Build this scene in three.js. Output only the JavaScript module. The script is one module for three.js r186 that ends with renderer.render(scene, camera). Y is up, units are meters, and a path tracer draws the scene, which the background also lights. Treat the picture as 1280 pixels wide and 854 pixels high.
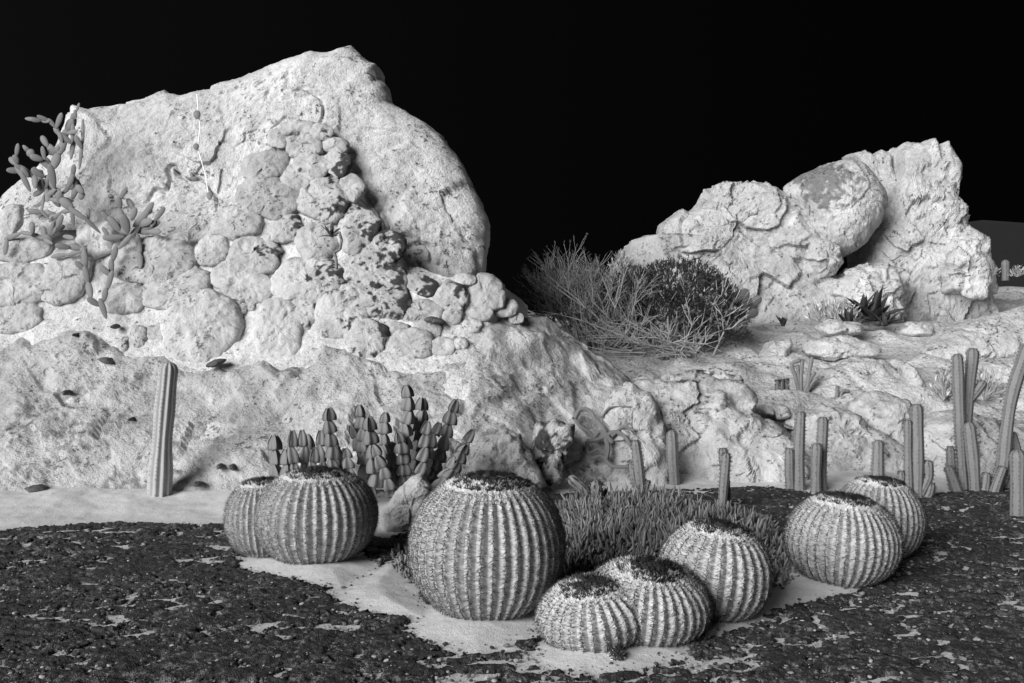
import * as THREE from 'three';
import { ImprovedNoise } from 'three/addons/math/ImprovedNoise.js';
import { mergeGeometries } from 'three/addons/utils/BufferGeometryUtils.js';

// ------------------------------------------------------------------ camera, sky, sun, exposure
const scene = new THREE.Scene();
const F = 1173, H = 1.22, CX = 640, CY = 427;                 // focal length in photo pixels, eye height
const camera = new THREE.PerspectiveCamera(2 * Math.atan(427 / F) * 180 / Math.PI, 1280 / 854, 0.1, 3000);
camera.position.set(0, H, 0); camera.lookAt(0, H, -10);

const renderer = new THREE.WebGLRenderer({ antialias: true });
renderer.toneMapping = THREE.LinearToneMapping;
renderer.toneMappingExposure = 1.0;
renderer.shadowMap.enabled = true;

const skyData = new Float32Array(64 * 32 * 4);
for (let i = 0; i < 64 * 32; i++) {                             // near-black sky, a shade lighter towards one side
  const el = ((i >> 6) + 0.5) / 32 * Math.PI - Math.PI / 2, az = (((i & 63) + 0.5) / 64 - 0.5) * Math.PI * 2, x = Math.cos(el) * Math.cos(az);
  skyData[i * 4] = skyData[i * 4 + 1] = skyData[i * 4 + 2] = 0.0008 + 0.0075 * ((1 - x) / 2) ** 2.5; skyData[i * 4 + 3] = 1;
}
const sky = new THREE.DataTexture(skyData, 64, 32, THREE.RGBAFormat, THREE.FloatType);
sky.mapping = THREE.EquirectangularReflectionMapping; sky.magFilter = THREE.LinearFilter; sky.needsUpdate = true;
scene.background = sky; scene.environment = sky;

const sun = new THREE.DirectionalLight(0xffffff, 5.0);
sun.position.set(-12.4, 7.8, 6.4); sun.target.position.set(0, 0.8, -8.5);
sun.castShadow = true; sun.shadow.radius = 75; sun.shadow.mapSize.set(4096, 4096);
Object.assign(sun.shadow.camera, { left: -14, right: 14, top: 12, bottom: -12, near: 0.5, far: 60 });
scene.add(sun, sun.target);

// ------------------------------------------------------------------ helpers
let seed = 1234567;
const rnd = () => { seed = (seed + 0x6D2B79F5) | 0; let t = Math.imul(seed ^ (seed >>> 15), 1 | seed); t = (t + Math.imul(t ^ (t >>> 7), 61 | t)) ^ t; return ((t ^ (t >>> 14)) >>> 0) / 4294967296; };
const rr = (a, b) => a + (b - a) * rnd();
const lerp = (a, b, t) => a + (b - a) * t, clamp = (x, a = 0, b = 1) => Math.min(b, Math.max(a, x));
const sst = (a, b, x) => { const t = clamp((x - a) / (b - a)); return t * t * (3 - 2 * t); };
const V = (x, y, z) => new THREE.Vector3(x, y, z);
const perlin = new ImprovedNoise(), N3 = (x, y, z) => perlin.noise(x + 31.7, y + 17.3, z + 51.9);
function fbm(x, y, z, o = 4) { let s = 0, a = 0.5; for (let i = 0; i < o; i++) { s += a * N3(x, y, z); x *= 2.03; y *= 2.03; z *= 2.03; a *= 0.5; } return s; }
function ridge(x, y, z, o = 4) { let s = 0, a = 0.5; for (let i = 0; i < o; i++) { s += a * (1 - 2 * Math.abs(N3(x, y, z))); x *= 2.07; y *= 2.07; z *= 2.07; a *= 0.5; } return s; }
const hsh = (a, b, c) => { let n = Math.imul(a, 374761393) + Math.imul(b, 668265263) + Math.imul(c, 2147483647 ^ 0x5bd1e995); n = Math.imul(n ^ (n >>> 13), 1274126177); return ((n ^ (n >>> 16)) >>> 0) / 4294967296; };
function worley(x, y, z) {                                     // F2 - F1: 0 on the joints, 1 inside a lump
  const ix = Math.floor(x), iy = Math.floor(y), iz = Math.floor(z); let a = 9, b = 9;
  for (let i = -1; i < 2; i++) for (let j = -1; j < 2; j++) for (let k = -1; k < 2; k++) {
    const X = ix + i, Y = iy + j, Z = iz + k;
    const d = (X + hsh(X, Y, Z) - x) ** 2 + (Y + hsh(X, Y, Z + 91) - y) ** 2 + (Z + hsh(X + 57, Y, Z) - z) ** 2;
    if (d < a) { b = a; a = d; } else if (d < b) b = d;
  }
  return Math.sqrt(b) - Math.sqrt(a);
}
function facet(x, y, z) {                                      // nearest lump's own tilted plane: flat faces with sharp steps
  const ix = Math.floor(x), iy = Math.floor(y), iz = Math.floor(z); let a = 9, v = 0;
  for (let i = -1; i < 2; i++) for (let j = -1; j < 2; j++) for (let k = -1; k < 2; k++) {
    const X = ix + i, Y = iy + j, Z = iz + k, dx = x - X - hsh(X, Y, Z), dy = y - Y - hsh(X, Y, Z + 91), dz = z - Z - hsh(X + 57, Y, Z), d = dx * dx + dy * dy + dz * dz;
    if (d < a) { a = d; v = hsh(X + 3, Y + 5, Z + 7) - 0.5 + (hsh(X, Y + 33, Z) - 0.5) * 1.3 * dx + (hsh(X, Y + 71, Z) - 0.5) * 1.3 * dy; }
  }
  return v;
}
function tab(t, x) { if (x <= t[0][0]) return t[0][1]; for (let i = 1; i < t.length; i++) if (x <= t[i][0]) { return lerp(t[i - 1][1], t[i][1], (x - t[i - 1][0]) / (t[i][0] - t[i - 1][0])); } return t[t.length - 1][1]; }
const P = (px, py, d) => V((px - CX) / F * d, H - (py - CY) / F * d, -d);     // pixel and distance to a point
const Gd = py => H * F / (py - CY);                                           // distance of level ground seen at a row
const grey = v => new THREE.Color().setRGB(v, v, v);

const used = {};
const numbered = n => { const k = used[n] = (used[n] ?? -1) + 1; return k ? `${n}_${String(k).padStart(3, '0')}` : n; };
function add(o, label, category, group) { o.name = numbered(o.name); o.userData = { label, category }; if (group) o.userData.group = group; scene.add(o); return o; }
function group(name, pos, label, category, grp) { const g = new THREE.Group(); g.name = name; g.position.copy(pos); return add(g, label, category, grp); }
function struct(m) { m.name = numbered(m.name); m.userData.kind = 'structure'; scene.add(m); return m; }
function mesh(name, geo, mat, parent) { const m = new THREE.Mesh(geo, mat); m.name = name; m.castShadow = m.receiveShadow = true; if (parent) parent.add(m); return m; }
function stuff(name, geo, mat, parent) { const m = mesh(name, geo, mat, parent); m.userData.kind = 'stuff'; return m; }

class MB {                                                     // collects faces into one geometry
  constructor() { this.p = []; this.i = []; this.c = []; this.u = []; }
  v(x, y, z, c = 1) { this.p.push(x, y, z); this.c.push(c, c, c); this.u.push(x + z * 0.5, y + z * 0.35); return this.p.length / 3 - 1; }
  t(a, b, c) { this.i.push(a, b, c); }
  cone(o, d, len, r, col = 1, sides = 3) {                     // a thin spine
    const a = Math.abs(d.y) < 0.9 ? V(0, 1, 0) : V(1, 0, 0), s = V().crossVectors(d, a).normalize(), q = V().crossVectors(d, s);
    const tip = this.v(o.x + d.x * len, o.y + d.y * len, o.z + d.z * len, col), b = [];
    for (let k = 0; k < sides; k++) { const w = k / sides * 6.2832, cx = Math.cos(w) * r, sx = Math.sin(w) * r; b.push(this.v(o.x + s.x * cx + q.x * sx, o.y + s.y * cx + q.y * sx, o.z + s.z * cx + q.z * sx, col)); }
    for (let k = 0; k < sides; k++) this.t(b[k], b[(k + 1) % sides], tip);
  }
  bar(a, b, r0, r1, col = 1, sides = 4) {                      // a piece of twig
    const d = V().subVectors(b, a).normalize(), h = Math.abs(d.y) < 0.9 ? V(0, 1, 0) : V(1, 0, 0), s = V().crossVectors(d, h).normalize(), q = V().crossVectors(d, s), A = [], B = [];
    for (let k = 0; k < sides; k++) {
      const w = k / sides * 6.2832, c = Math.cos(w), n = Math.sin(w);
      A.push(this.v(a.x + (s.x * c + q.x * n) * r0, a.y + (s.y * c + q.y * n) * r0, a.z + (s.z * c + q.z * n) * r0, col));
      B.push(this.v(b.x + (s.x * c + q.x * n) * r1, b.y + (s.y * c + q.y * n) * r1, b.z + (s.z * c + q.z * n) * r1, col));
    }
    for (let k = 0; k < sides; k++) { const m = (k + 1) % sides; this.t(A[k], B[k], B[m]); this.t(A[k], B[m], A[m]); }
  }
  leaf(o, d, side, len, w, col = 1) {                          // a bent pointed blade
    const n = V().crossVectors(side, d).multiplyScalar(len * 0.12), m = o.clone().addScaledVector(d, len * 0.45).add(n);
    const a = this.v(o.x, o.y, o.z, col), b = this.v(m.x + side.x * w, m.y + side.y * w, m.z + side.z * w, col), c = this.v(m.x - side.x * w, m.y - side.y * w, m.z - side.z * w, col), e = this.v(o.x + d.x * len, o.y + d.y * len, o.z + d.z * len, col);
    this.t(a, b, c); this.t(b, e, c);
  }
  geo() {
    const g = new THREE.BufferGeometry();
    g.setAttribute('position', new THREE.Float32BufferAttribute(this.p, 3)); g.setAttribute('color', new THREE.Float32BufferAttribute(this.c, 3)); g.setAttribute('uv', new THREE.Float32BufferAttribute(this.u, 2));
    g.setIndex(this.i); g.computeVertexNormals(); return g;
  }
}

// ------------------------------------------------------------------ textures and materials
function noiseTile(S, base, oct, sd) {                         // tiling value noise, 0..1
  const out = new Float32Array(S * S); let amp = 1, tot = 0, f = base;
  for (let o = 0; o < oct; o++) {
    const L = new Float32Array(f * f); for (let k = 0; k < f * f; k++) L[k] = hsh(k, o * 7 + sd, sd * 13);
    for (let y = 0; y < S; y++) {
      const fy = y / S * f, y0 = Math.floor(fy), ty = fy - y0, wy = ty * ty * (3 - 2 * ty), r0 = (y0 % f) * f, r1 = ((y0 + 1) % f) * f;
      for (let x = 0; x < S; x++) { const fx = x / S * f, x0 = Math.floor(fx), tx = fx - x0, wx = tx * tx * (3 - 2 * tx), a = x0 % f, b = (x0 + 1) % f; out[y * S + x] += amp * lerp(lerp(L[r0 + a], L[r0 + b], wx), lerp(L[r1 + a], L[r1 + b], wx), wy); }
    }
    tot += amp; amp *= 0.62; f *= 2;
  }
  for (let k = 0; k < S * S; k++) out[k] /= tot; return out;
}
function tex(S, fn, metres, srgb = true) {
  const d = new Uint8Array(S * S * 4);
  for (let k = 0; k < S * S; k++) { let v = clamp(fn(k)); if (srgb) v = v <= 0.0031308 ? v * 12.92 : 1.055 * v ** (1 / 2.4) - 0.055; d[k * 4] = d[k * 4 + 1] = d[k * 4 + 2] = v * 255; d[k * 4 + 3] = 255; }
  const t = new THREE.DataTexture(d, S, S); t.wrapS = t.wrapT = THREE.RepeatWrapping; t.magFilter = THREE.LinearFilter; t.minFilter = THREE.LinearMipmapLinearFilter; t.generateMipmaps = true;
  if (srgb) t.colorSpace = THREE.SRGBColorSpace; t.repeat.set(1 / metres, 1 / metres); t.needsUpdate = true; return t;
}
const nA = noiseTile(1024, 8, 7, 3), nB = noiseTile(1024, 64, 4, 5), nC = noiseTile(1024, 256, 2, 9), nD = noiseTile(1024, 16, 6, 12);
const con = (v, k) => clamp(0.5 + (v - 0.5) * k);
function mat(v, map, bump, bumpScale, o = {}) { return new THREE.MeshStandardMaterial({ color: grey(v), roughness: 0.95, metalness: 0, map, bumpMap: bump, bumpScale, vertexColors: true, ...o }); }
// pale weathered stone: soft mottling, fine pits
const rockMap = tex(1024, k => 0.68 + 0.28 * con(nA[k], 1.8) - 0.5 * sst(0.60, 0.70, nB[k]) * sst(0.48, 0.62, nD[k]) - 0.34 * (nC[k] - 0.5) - 0.4 * (nB[k] - 0.5), 2.3);
const rockBump = tex(1024, k => 0.55 * con(nA[k], 1.8) + 0.3 * nB[k] + 0.15 * nC[k], 2.3, false);
const slabBump = tex(1024, k => 0.3 * con(nA[k], 1.8) + 0.4 * con(nB[k], 1.8) + 0.3 * con(nC[k], 1.5), 2.3, false);
// coarse conglomerate: dark specks, short dark streaks
const conMap = tex(1024, k => 0.66 + 0.26 * con(nD[k], 2.4) - 0.50 * sst(0.61, 0.70, nB[k]) * sst(0.42, 0.62, nA[k]) - 0.28 * (nC[k] - 0.5), 1.9);
const conBump = tex(1024, k => 0.45 * con(nD[k], 2) + 0.35 * con(nB[k], 1.6) + 0.2 * nC[k], 1.9, false);
// dark volcanic grit with pale flecks
const gritMap = tex(1024, k => 0.10 + 0.22 * con(nB[k], 3) + 0.85 * sst(0.64, 0.80, nC[k]) * sst(0.36, 0.6, nD[k]) + 0.9 * sst(0.575, 0.64, nB[k]) * sst(0.44, 0.56, nD[k]), 1.25);
const gritBump = tex(1024, k => 0.5 * con(nC[k], 1.5) + 0.5 * con(nB[k], 2), 0.85, false);
const sandMap = tex(1024, k => 0.84 + 0.16 * con(nB[k], 2) - 0.3 * sst(0.80, 0.9, nC[k]) - 0.1 * (nC[k] - 0.5), 0.9);
const sandBump = tex(1024, k => 0.5 * nC[k] + 0.5 * nB[k], 0.9, false);
const skinMap = tex(512, k => 0.82 + 0.3 * (nA[(k * 4) % 1048576] - 0.3), 0.3);

const M = {
  slab: mat(0.70, rockMap, slabBump, 0.015), stone: mat(0.58, conMap, conBump, 0.014), bank: mat(0.58, conMap, conBump, 0.022),
  crag: mat(0.64, rockMap, slabBump, 0.02), mortar: mat(0.78, rockMap, conBump, 0.02), hill: mat(0.64, rockMap, conBump, 0.03),
  grit: mat(0.15, gritMap, gritBump, 0.010), sand: mat(0.80, sandMap, sandBump, 0.004), chip: mat(0.12, conMap, conBump, 0.01),
  pebble: mat(1, null, null, 0), farhill: mat(0.0045, rockMap, null, 0), plain: mat(0.10, gritMap, null, 0),
  rib: mat(0.56, null, null, 0, { roughness: 0.7 }), spine: mat(1, null, null, 0, { roughness: 0.6 }), wool: mat(0.7, null, null, 0),
  column: mat(0.215, skinMap, null, 0, { roughness: 0.65 }), palecolumn: mat(0.44, skinMap, null, 0, { roughness: 0.7 }), euph: mat(0.20, skinMap, null, 0, { roughness: 0.6 }), euphEdge: mat(0.05, null, null, 0),
  pad: mat(0.20, skinMap, null, 0, { roughness: 0.6 }), darkLeaf: mat(0.05, null, null, 0, { roughness: 0.6 }), finger: mat(0.15, null, null, 0, { roughness: 0.6 }),
  twig: mat(0.5, null, null, 0), leafy: mat(0.055, null, null, 0, { roughness: 0.7 }), paleLeaf: mat(0.40, null, null, 0), trail: mat(0.20, skinMap, null, 0),
};

// ------------------------------------------------------------------ ground: dark grit crust over pale sand
const gpoly = pts => { const p = pts.map(([x, y]) => { const d = Gd(y); return [(x - CX) / F * d, -d]; }); const xs = p.map(a => a[0]), zs = p.map(a => a[1]); return { p, x0: Math.min(...xs) - 0.4, x1: Math.max(...xs) + 0.4, z0: Math.min(...zs) - 0.4, z1: Math.max(...zs) + 0.4 }; };
function sdPoly(q, x, z) {                                      // inside positive, metres
  if (x < q.x0 || x > q.x1 || z < q.z0 || z > q.z1) return -0.4;
  let best = 1e9, inside = false; const p = q.p;
  for (let i = 0, j = p.length - 1; i < p.length; j = i++) {
    const [ax, az] = p[j], [bx, bz] = p[i], ex = bx - ax, ez = bz - az, t = clamp(((x - ax) * ex + (z - az) * ez) / (ex * ex + ez * ez));
    best = Math.min(best, (x - ax - ex * t) ** 2 + (z - az - ez * t) ** 2);
    if ((az > z) !== (bz > z) && x < ax + (z - az) / (bz - az) * ex) inside = !inside;
  }
  return (inside ? 1 : -1) * Math.min(0.4, Math.sqrt(best));
}
const beds = [
  [[300, 700], [350, 695], [450, 690], [478, 712], [430, 738], [370, 728], [345, 722], [300, 712]],
  [[405, 744], [445, 722], [486, 704], [512, 712], [535, 765], [548, 782], [505, 775], [452, 766]],
  [[500, 790], [530, 762], [600, 740], [700, 765], [668, 798], [600, 822], [565, 816]],
  [[650, 830], [680, 800], [760, 770], [880, 780], [860, 822], [800, 842], [720, 848]],
  [[850, 780], [905, 745], [960, 745], [958, 768], [935, 786], [888, 797]],
  [[940, 745], [955, 715], [1000, 690], [1110, 690], [1125, 708], [1100, 727], [1060, 745], [1000, 758], [960, 763]],
].map(gpoly);
// the front edge of the sand apron below the rocks
const apron = [[-700, 668], [0, 664], [60, 659], [150, 654], [300, 658], [330, 664], [486, 674], [525, 645], [700, 618], [760, 616], [960, 609], [1010, 617], [1060, 616], [1130, 626], [1160, 622], [1225, 606], [1300, 606], [1900, 600]]
  .map(([x, y]) => { const d = Gd(y); return [(x - CX) / F * d, d]; });
function crack(x, z) { const w = fbm(x * 1.3, z * 1.3, 3, 2) * 0.5, a = Math.abs(fbm(x * 1.25 + w, z * 2.9, 7, 3)), b = Math.abs(fbm(x * 2.6, z * 5.2 + w, 21, 2)); const f = Math.abs(fbm(x * 4.6 + w, z * 10, 33, 2)); return Math.min(f * 0.9 + 0.05 * sst(-0.1, 0.15, fbm(x * 1.1, z * 1.9, 81, 2)), a + 0.035 * sst(0.0, 0.25, fbm(x * 0.9, z * 1.6, 40, 2)), b * 0.8 + 0.05 * sst(-0.06, 0.2, fbm(x * 1.7, z * 2.4, 66, 2))); }
const bedAt = (x, z) => { let b = -0.4; for (const q of beds) b = Math.max(b, sdPoly(q, x, z)); return b; };
const apronAt = (x, z) => -z - tab(apron, x);
const sandH = (x, z, b, a) => 0.03 * sst(-0.05, 0.25, b) + 0.12 * sst(0, 1.6, a) + 0.012 * fbm(x * 2.2, z * 2.2, 9, 3) * (1 + 2 * sst(0, 0.5, a)) + 0.003 * N3(x * 14, z * 14, 5);
function field(nx, zs, xw, fn) {
  const nz = zs.length, pos = new Float32Array(nx * nz * 3), col = new Float32Array(nx * nz * 3), uv = new Float32Array(nx * nz * 2), idx = new Uint32Array((nx - 1) * (nz - 1) * 6); let k = 0;
  for (let j = 0; j < nz; j++) for (let i = 0; i < nx; i++) {
    const x = -xw + 2 * xw * i / (nx - 1), z = zs[j], [y, c] = fn(x, z), n = j * nx + i;
    pos[n * 3] = x; pos[n * 3 + 1] = y; pos[n * 3 + 2] = z; col[n * 3] = col[n * 3 + 1] = col[n * 3 + 2] = c; uv[n * 2] = x; uv[n * 2 + 1] = z;
    if (i < nx - 1 && j < nz - 1) { idx[k++] = n; idx[k++] = n + 1; idx[k++] = n + nx; idx[k++] = n + 1; idx[k++] = n + nx + 1; idx[k++] = n + nx; }
  }
  const g = new THREE.BufferGeometry(); g.setAttribute('position', new THREE.BufferAttribute(pos, 3)); g.setAttribute('color', new THREE.BufferAttribute(col, 3)); g.setAttribute('uv', new THREE.BufferAttribute(uv, 2)); g.setIndex(new THREE.BufferAttribute(idx, 1)); g.computeVertexNormals(); return g;
}
const rows = (step, a, b) => { const r = []; for (let d = a; d < b; d *= 1 + step) r.push(-d); return r; };
struct(mesh('ground', field(900, rows(0.0031, 2.4, 9.2), 5.4, (x, z) => {
  const c = crack(x, z), g = fbm(x * 9, z * 9, 2, 3); 
  const b = bedAt(x, z), a = apronAt(x, z), e = 0.022 * fbm(x * 5, z * 9, 4, 3) + 0.02 * N3(x * 34, z * 34, 8), m = Math.max(b, a) + e * 2.2;
  let y = 0.011 + 0.012 * fbm(x * 2.2, z * 2.2, 9, 3) + 0.012 * g + 0.007 * N3(x * 50, z * 50, 1) + 0.005 * N3(x * 24, z * 30, 3) + 0.007 * sst(0.02, 0.12, c);
  y -= 0.034 * (1 - sst(0.008, 0.031, c)); y -= 0.020 * sst(0.26, 0.5, N3(x * 17, z * 30, 77)) * sst(-0.15, 0.2, fbm(x * 1.5, z * 2, 55, 2)); y -= 0.12 * sst(-0.012, 0.02, m);
  return [y, 1 + 0.3 * fbm(x * 1.1, z * 1.7, 12, 3)];
}), M.grit));
struct(mesh('sand', field(760, rows(0.0042, 2.35, 9.6), 5.6, (x, z) => {
  const b = bedAt(x, z), a = apronAt(x, z);
  return [sandH(x, z, b, a), 0.94 + 0.14 * fbm(x * 2, z * 6, 14, 4)];
}), M.sand));
{                                                               // loose gravel lying on the crust
  const pg = new THREE.IcosahedronGeometry(1, 1), pp = pg.attributes.position; for (let i = 0; i < pp.count; i++) { const k = 1 + 0.35 * N3(pp.getX(i) * 1.7, pp.getY(i) * 1.7, pp.getZ(i) * 1.7); pp.setXYZ(i, pp.getX(i) * k, pp.getY(i) * k * 0.6, pp.getZ(i) * k); } pg.computeVertexNormals(); pg.setAttribute('color', new THREE.Float32BufferAttribute(new Array(pp.count * 3).fill(1), 3));
  const list = []; let t = 0; while (list.length < 22000 && t++ < 90000) { const d = 2.5 * Math.pow(3.4, rnd()), x = rr(-0.75, 0.75) * d * 1.05; const b = bedAt(x, -d), a = apronAt(x, -d); if (Math.max(b, a) > rr(-0.04, 0.10)) { if (rnd() > 0.02) continue; } const r = 0.0028 + 0.008 * rnd() ** 4; list.push(new THREE.Matrix4().compose(V(x, 0.011 + 0.012 * fbm(x * 2.2, -d * 2.2, 9, 3) + r * 0.2 + (a > 0 ? sandH(x, -d, b, a) - 0.012 : 0), -d), new THREE.Quaternion().setFromEuler(new THREE.Euler(rr(-0.4, 0.4), rr(0, 6), rr(-0.4, 0.4))), V(r * rr(0.8, 1.5), r, r))); }
  const gm = new THREE.InstancedMesh(pg, M.pebble, list.length); gm.name = 'gravel'; gm.castShadow = gm.receiveShadow = true; list.forEach((m, i) => { gm.setMatrixAt(i, m); gm.setColorAt(i, grey(rnd() < 0.7 ? rr(0.02, 0.09) : rr(0.12, 0.42))); });
  add(gm, 'loose mixed gravel scattered over the dark cracked ground', 'gravel'); gm.userData.kind = 'stuff';
}
const base = mesh('plain', new THREE.PlaneGeometry(4000, 4000, 1, 1), M.plain); base.geometry.rotateX(-Math.PI / 2); base.geometry.translate(0, -0.3, 0);
base.geometry.setAttribute('color', new THREE.Float32BufferAttribute(new Array(12).fill(1), 3)); base.geometry.attributes.uv.array.forEach((v, i, A) => { A[i] = v * 4000; });
struct(base);

// ------------------------------------------------------------------ rocks
function finish(pos, idx, tint, uvs = 1) {
  const n = pos.length / 3, col = new Float32Array(n * 3), uv = new Float32Array(n * 2);
  for (let k = 0; k < n; k++) { const x = pos[k * 3], y = pos[k * 3 + 1], z = pos[k * 3 + 2], c = tint(x, y, z, k); col[k * 3] = col[k * 3 + 1] = col[k * 3 + 2] = c; uv[k * 2] = (x + z * 0.55) * uvs; uv[k * 2 + 1] = (y * 1.0 - z * 0.6 + x * 0.07) * uvs; }
  const g = new THREE.BufferGeometry(); g.setAttribute('position', new THREE.BufferAttribute(pos, 3)); g.setAttribute('color', new THREE.BufferAttribute(col, 3)); g.setAttribute('uv', new THREE.BufferAttribute(uv, 2)); g.setIndex(idx); g.computeVertexNormals(); return g;
}
// inverted sunlight painted as dark patches with a grainy outline
const invertedSun = (x, y, z, f = 3) => sst(0.02, 0.10, fbm(x * f, y * f, z * f, 3) + 0.35 * fbm(x * 22, y * 22, z * 22, 2));
function rockGeo(poly, d, o = {}) {
  const { T = 0.3, e = 0.7, lean = 0, amp = 0.05, freq = 1.6, step = 2.6, lump = 0.4, fac = 0.6, fine = 0.006, crk = 0, tint = null, sd = 0 } = o;
  let cx = 0, cy = 0; for (const p of poly) { cx += p[0]; cy += p[1]; } cx /= poly.length; cy /= poly.length; if (o.c) [cx, cy] = o.c;
  let per = 0; const radii = []; for (let i = 0; i < poly.length; i++) { const a = poly[i], b = poly[(i + 1) % poly.length]; per += Math.hypot(a[0] - b[0], a[1] - b[1]); }
  const nt = Math.round(clamp(per / step, 28, 520));
  for (let k = 0; k < nt; k++) {
    const w = k / nt * Math.PI * 2, dx = Math.cos(w), dy = -Math.sin(w); let best = 0;
    for (let i = 0; i < poly.length; i++) { const [ax, ay] = poly[i], [bx, by] = poly[(i + 1) % poly.length], ex = bx - ax, ey = by - ay, den = dx * ey - dy * ex; if (Math.abs(den) < 1e-9) continue; const t = ((ax - cx) * ey - (ay - cy) * ex) / den, u = ((ax - cx) * dy - (ay - cy) * dx) / den; if (t > 0 && u >= -1e-6 && u <= 1.000001) best = Math.max(best, t); }
    radii.push(best / F * d);
  }
  if (o.smooth) for (let s = 0; s < o.smooth; s++) { const q = radii.slice(); for (let k = 0; k < nt; k++) radii[k] = (q[(k + nt - 1) % nt] + 2 * q[k] + q[(k + 1) % nt]) / 4; }
  const rm = radii.reduce((a, b) => a + b, 0) / nt, nf = Math.round(clamp(rm * F / d / step * 0.95, 5, 130)), ne = Math.round(clamp(nf * 0.25, 4, 16)), C = P(cx, cy, d), phs = [];
  for (let k = 1; k <= nf; k++) phs.push(Math.asin(Math.pow(0.88 * k / nf, 1 / e)));
  const p0 = phs[nf - 1]; for (let k = 1; k <= ne; k++) phs.push(lerp(p0, Math.PI / 2, k / ne)); for (let k = ne - 1; k >= 0; k--) phs.push(Math.PI - lerp(p0, Math.PI / 2, k / ne)); for (let k = 5; k >= 1; k--) phs.push(Math.PI - Math.asin(Math.pow(0.88 * k / 6, 1 / e)));
  const np = phs.length + 1;
  const pos = [], idx = [], put = (w, ph, R) => {
    const s = Math.sin(ph), c = Math.cos(ph), S = Math.pow(Math.max(0, s), e), K = Math.sign(c) * Math.pow(Math.abs(c), e);
    let x = C.x + Math.cos(w) * R * S, y = C.y + Math.sin(w) * R * S, z = C.z + T * K; z -= lean * (y - C.y);
    const q = sd * 3.1, a = amp * (fbm(x * freq + q, y * freq, z * freq, 5) * 1.5 + 0.5 * ridge(x * freq * 2.3, y * freq * 2.3 + q, z * freq * 2.3, 4) - 0.2) + (lump ? amp * lump * (sst(0, 0.5, worley(x * freq * 2.1 + q, y * freq * 2.1, z * freq * 2.1)) - 0.8) : 0);
    const wx = x + 0.12 * fbm(x * 3, y * 3, z * 3, 3), wy = y + 0.12 * fbm(x * 3, y * 3, z * 3 + 9, 3), b = a + amp * fac * (facet(wx * freq * 2.6 + q, wy * freq * 2.6, z * freq * 2.6) + 0.4 * facet(wx * freq * 6.5, wy * freq * 6.5 + q, z * freq * 6.5)) + fine * ridge(x * 9, y * 9, z * 9, 3) - (crk ? crk * (1 - sst(0, 0.022, Math.abs(fbm(x * 0.9 + q, y * 0.7, z * 0.9, 4)))) * sst(-0.05, 0.1, fbm(x * 1.3, y * 1.3 + q, z, 2)) : 0);
    x += Math.cos(w) * s * b; y += Math.sin(w) * s * b; z += c * b * 1.3; pos.push(x, y, z);
  };
  put(0, 0, 0); for (let j = 1; j < np; j++) for (let k = 0; k < nt; k++) put(k / nt * Math.PI * 2, phs[j - 1], radii[k]); put(0, Math.PI, 0);
  const last = pos.length / 3 - 1;
  for (let k = 0; k < nt; k++) {
    const m = (k + 1) % nt; idx.push(0, 1 + k, 1 + m); const B = 1 + (np - 2) * nt; idx.push(last, B + m, B + k);
    for (let j = 0; j < np - 2; j++) { const a = 1 + j * nt + k, b = 1 + j * nt + m; idx.push(a, a + nt, b, b, a + nt, b + nt); }
  }
  return finish(new Float32Array(pos), idx, tint || ((x, y, z) => 1 + 0.35 * fbm(x * 1.3 + sd, y * 1.3, z * 1.3, 3)));
}
function rock(name, poly, d, o, label, parent) {
  const m = mesh(name, rockGeo(poly, d, o), o.m || M.stone, parent);
  if (!parent) add(m, label, 'rock'); return m;
}
// a relief face: a sheet from its foot up to an uneven top edge, then back into the hill
function face(name, x0, x1, step, top, depth, o) {
  const nx = Math.round((x1 - x0) / step), nv = o.nv, back = 8, pos = new Float32Array((nx + 1) * (nv + 1 + back) * 3), idx = []; let k = 0;
  const W = nx + 1;
  for (let j = 0; j <= nv + back; j++) for (let i = 0; i <= nx; i++) {
    const px = lerp(x0, x1, i / nx), t = tab(top, px) + (o.edge || 4) * fbm(px * 0.03, 2, o.sd || 0, 3), v = Math.min(1, j / nv), py = lerp(o.foot, t, v);
    const q = P(px, py, depth(px, py)); const rim = sst(0.86, 1, v);
    q.z -= 0.22 * rim * rim; if (j > nv) { q.z -= (j - nv) * 0.10; q.y -= (j - nv) ** 2 * 0.006; }
    const f = o.freq || 1.5, a = o.amp * (fbm(q.x * f, q.y * f, q.z * f, 5) * 1.6 + 0.55 * ridge(q.x * f * 2.2, q.y * f * 2.2, q.z * f * 2.2 + 4, 4) + (o.lump || 0) * (sst(0, 0.45, worley(q.x * f * 1.5, q.y * f * 1.5, q.z * f * 1.5)) - 0.75) + 0.5 * facet(q.x * f * 2.2, q.y * f * 2.2, q.z * f * 2.2)) + 0.010 * ridge(q.x * 8, q.y * 8, q.z * 8, 3);
    pos[k++] = q.x; pos[k++] = q.y + a * 0.5; pos[k++] = q.z + a * 0.85;
    if (i < nx && j < nv + back) { const n = j * W + i; idx.push(n, n + 1, n + W, n + 1, n + W + 1, n + W); }
  }
  return mesh(name, finish(pos, idx, o.tint || ((x, y, z) => 1 + 0.3 * fbm(x * 1.1, y * 1.1, z * 1.1, 3))), o.m);
}
const Dt = [[120, 9.15], [150, 9.05], [300, 8.65], [400, 8.35], [450, 8.1], [600, 7.32], [625, 7.2], [660, 7.05]];
const D = (px, py) => tab(Dt, py) + 0.7 * sst(560, 780, px);

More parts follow.
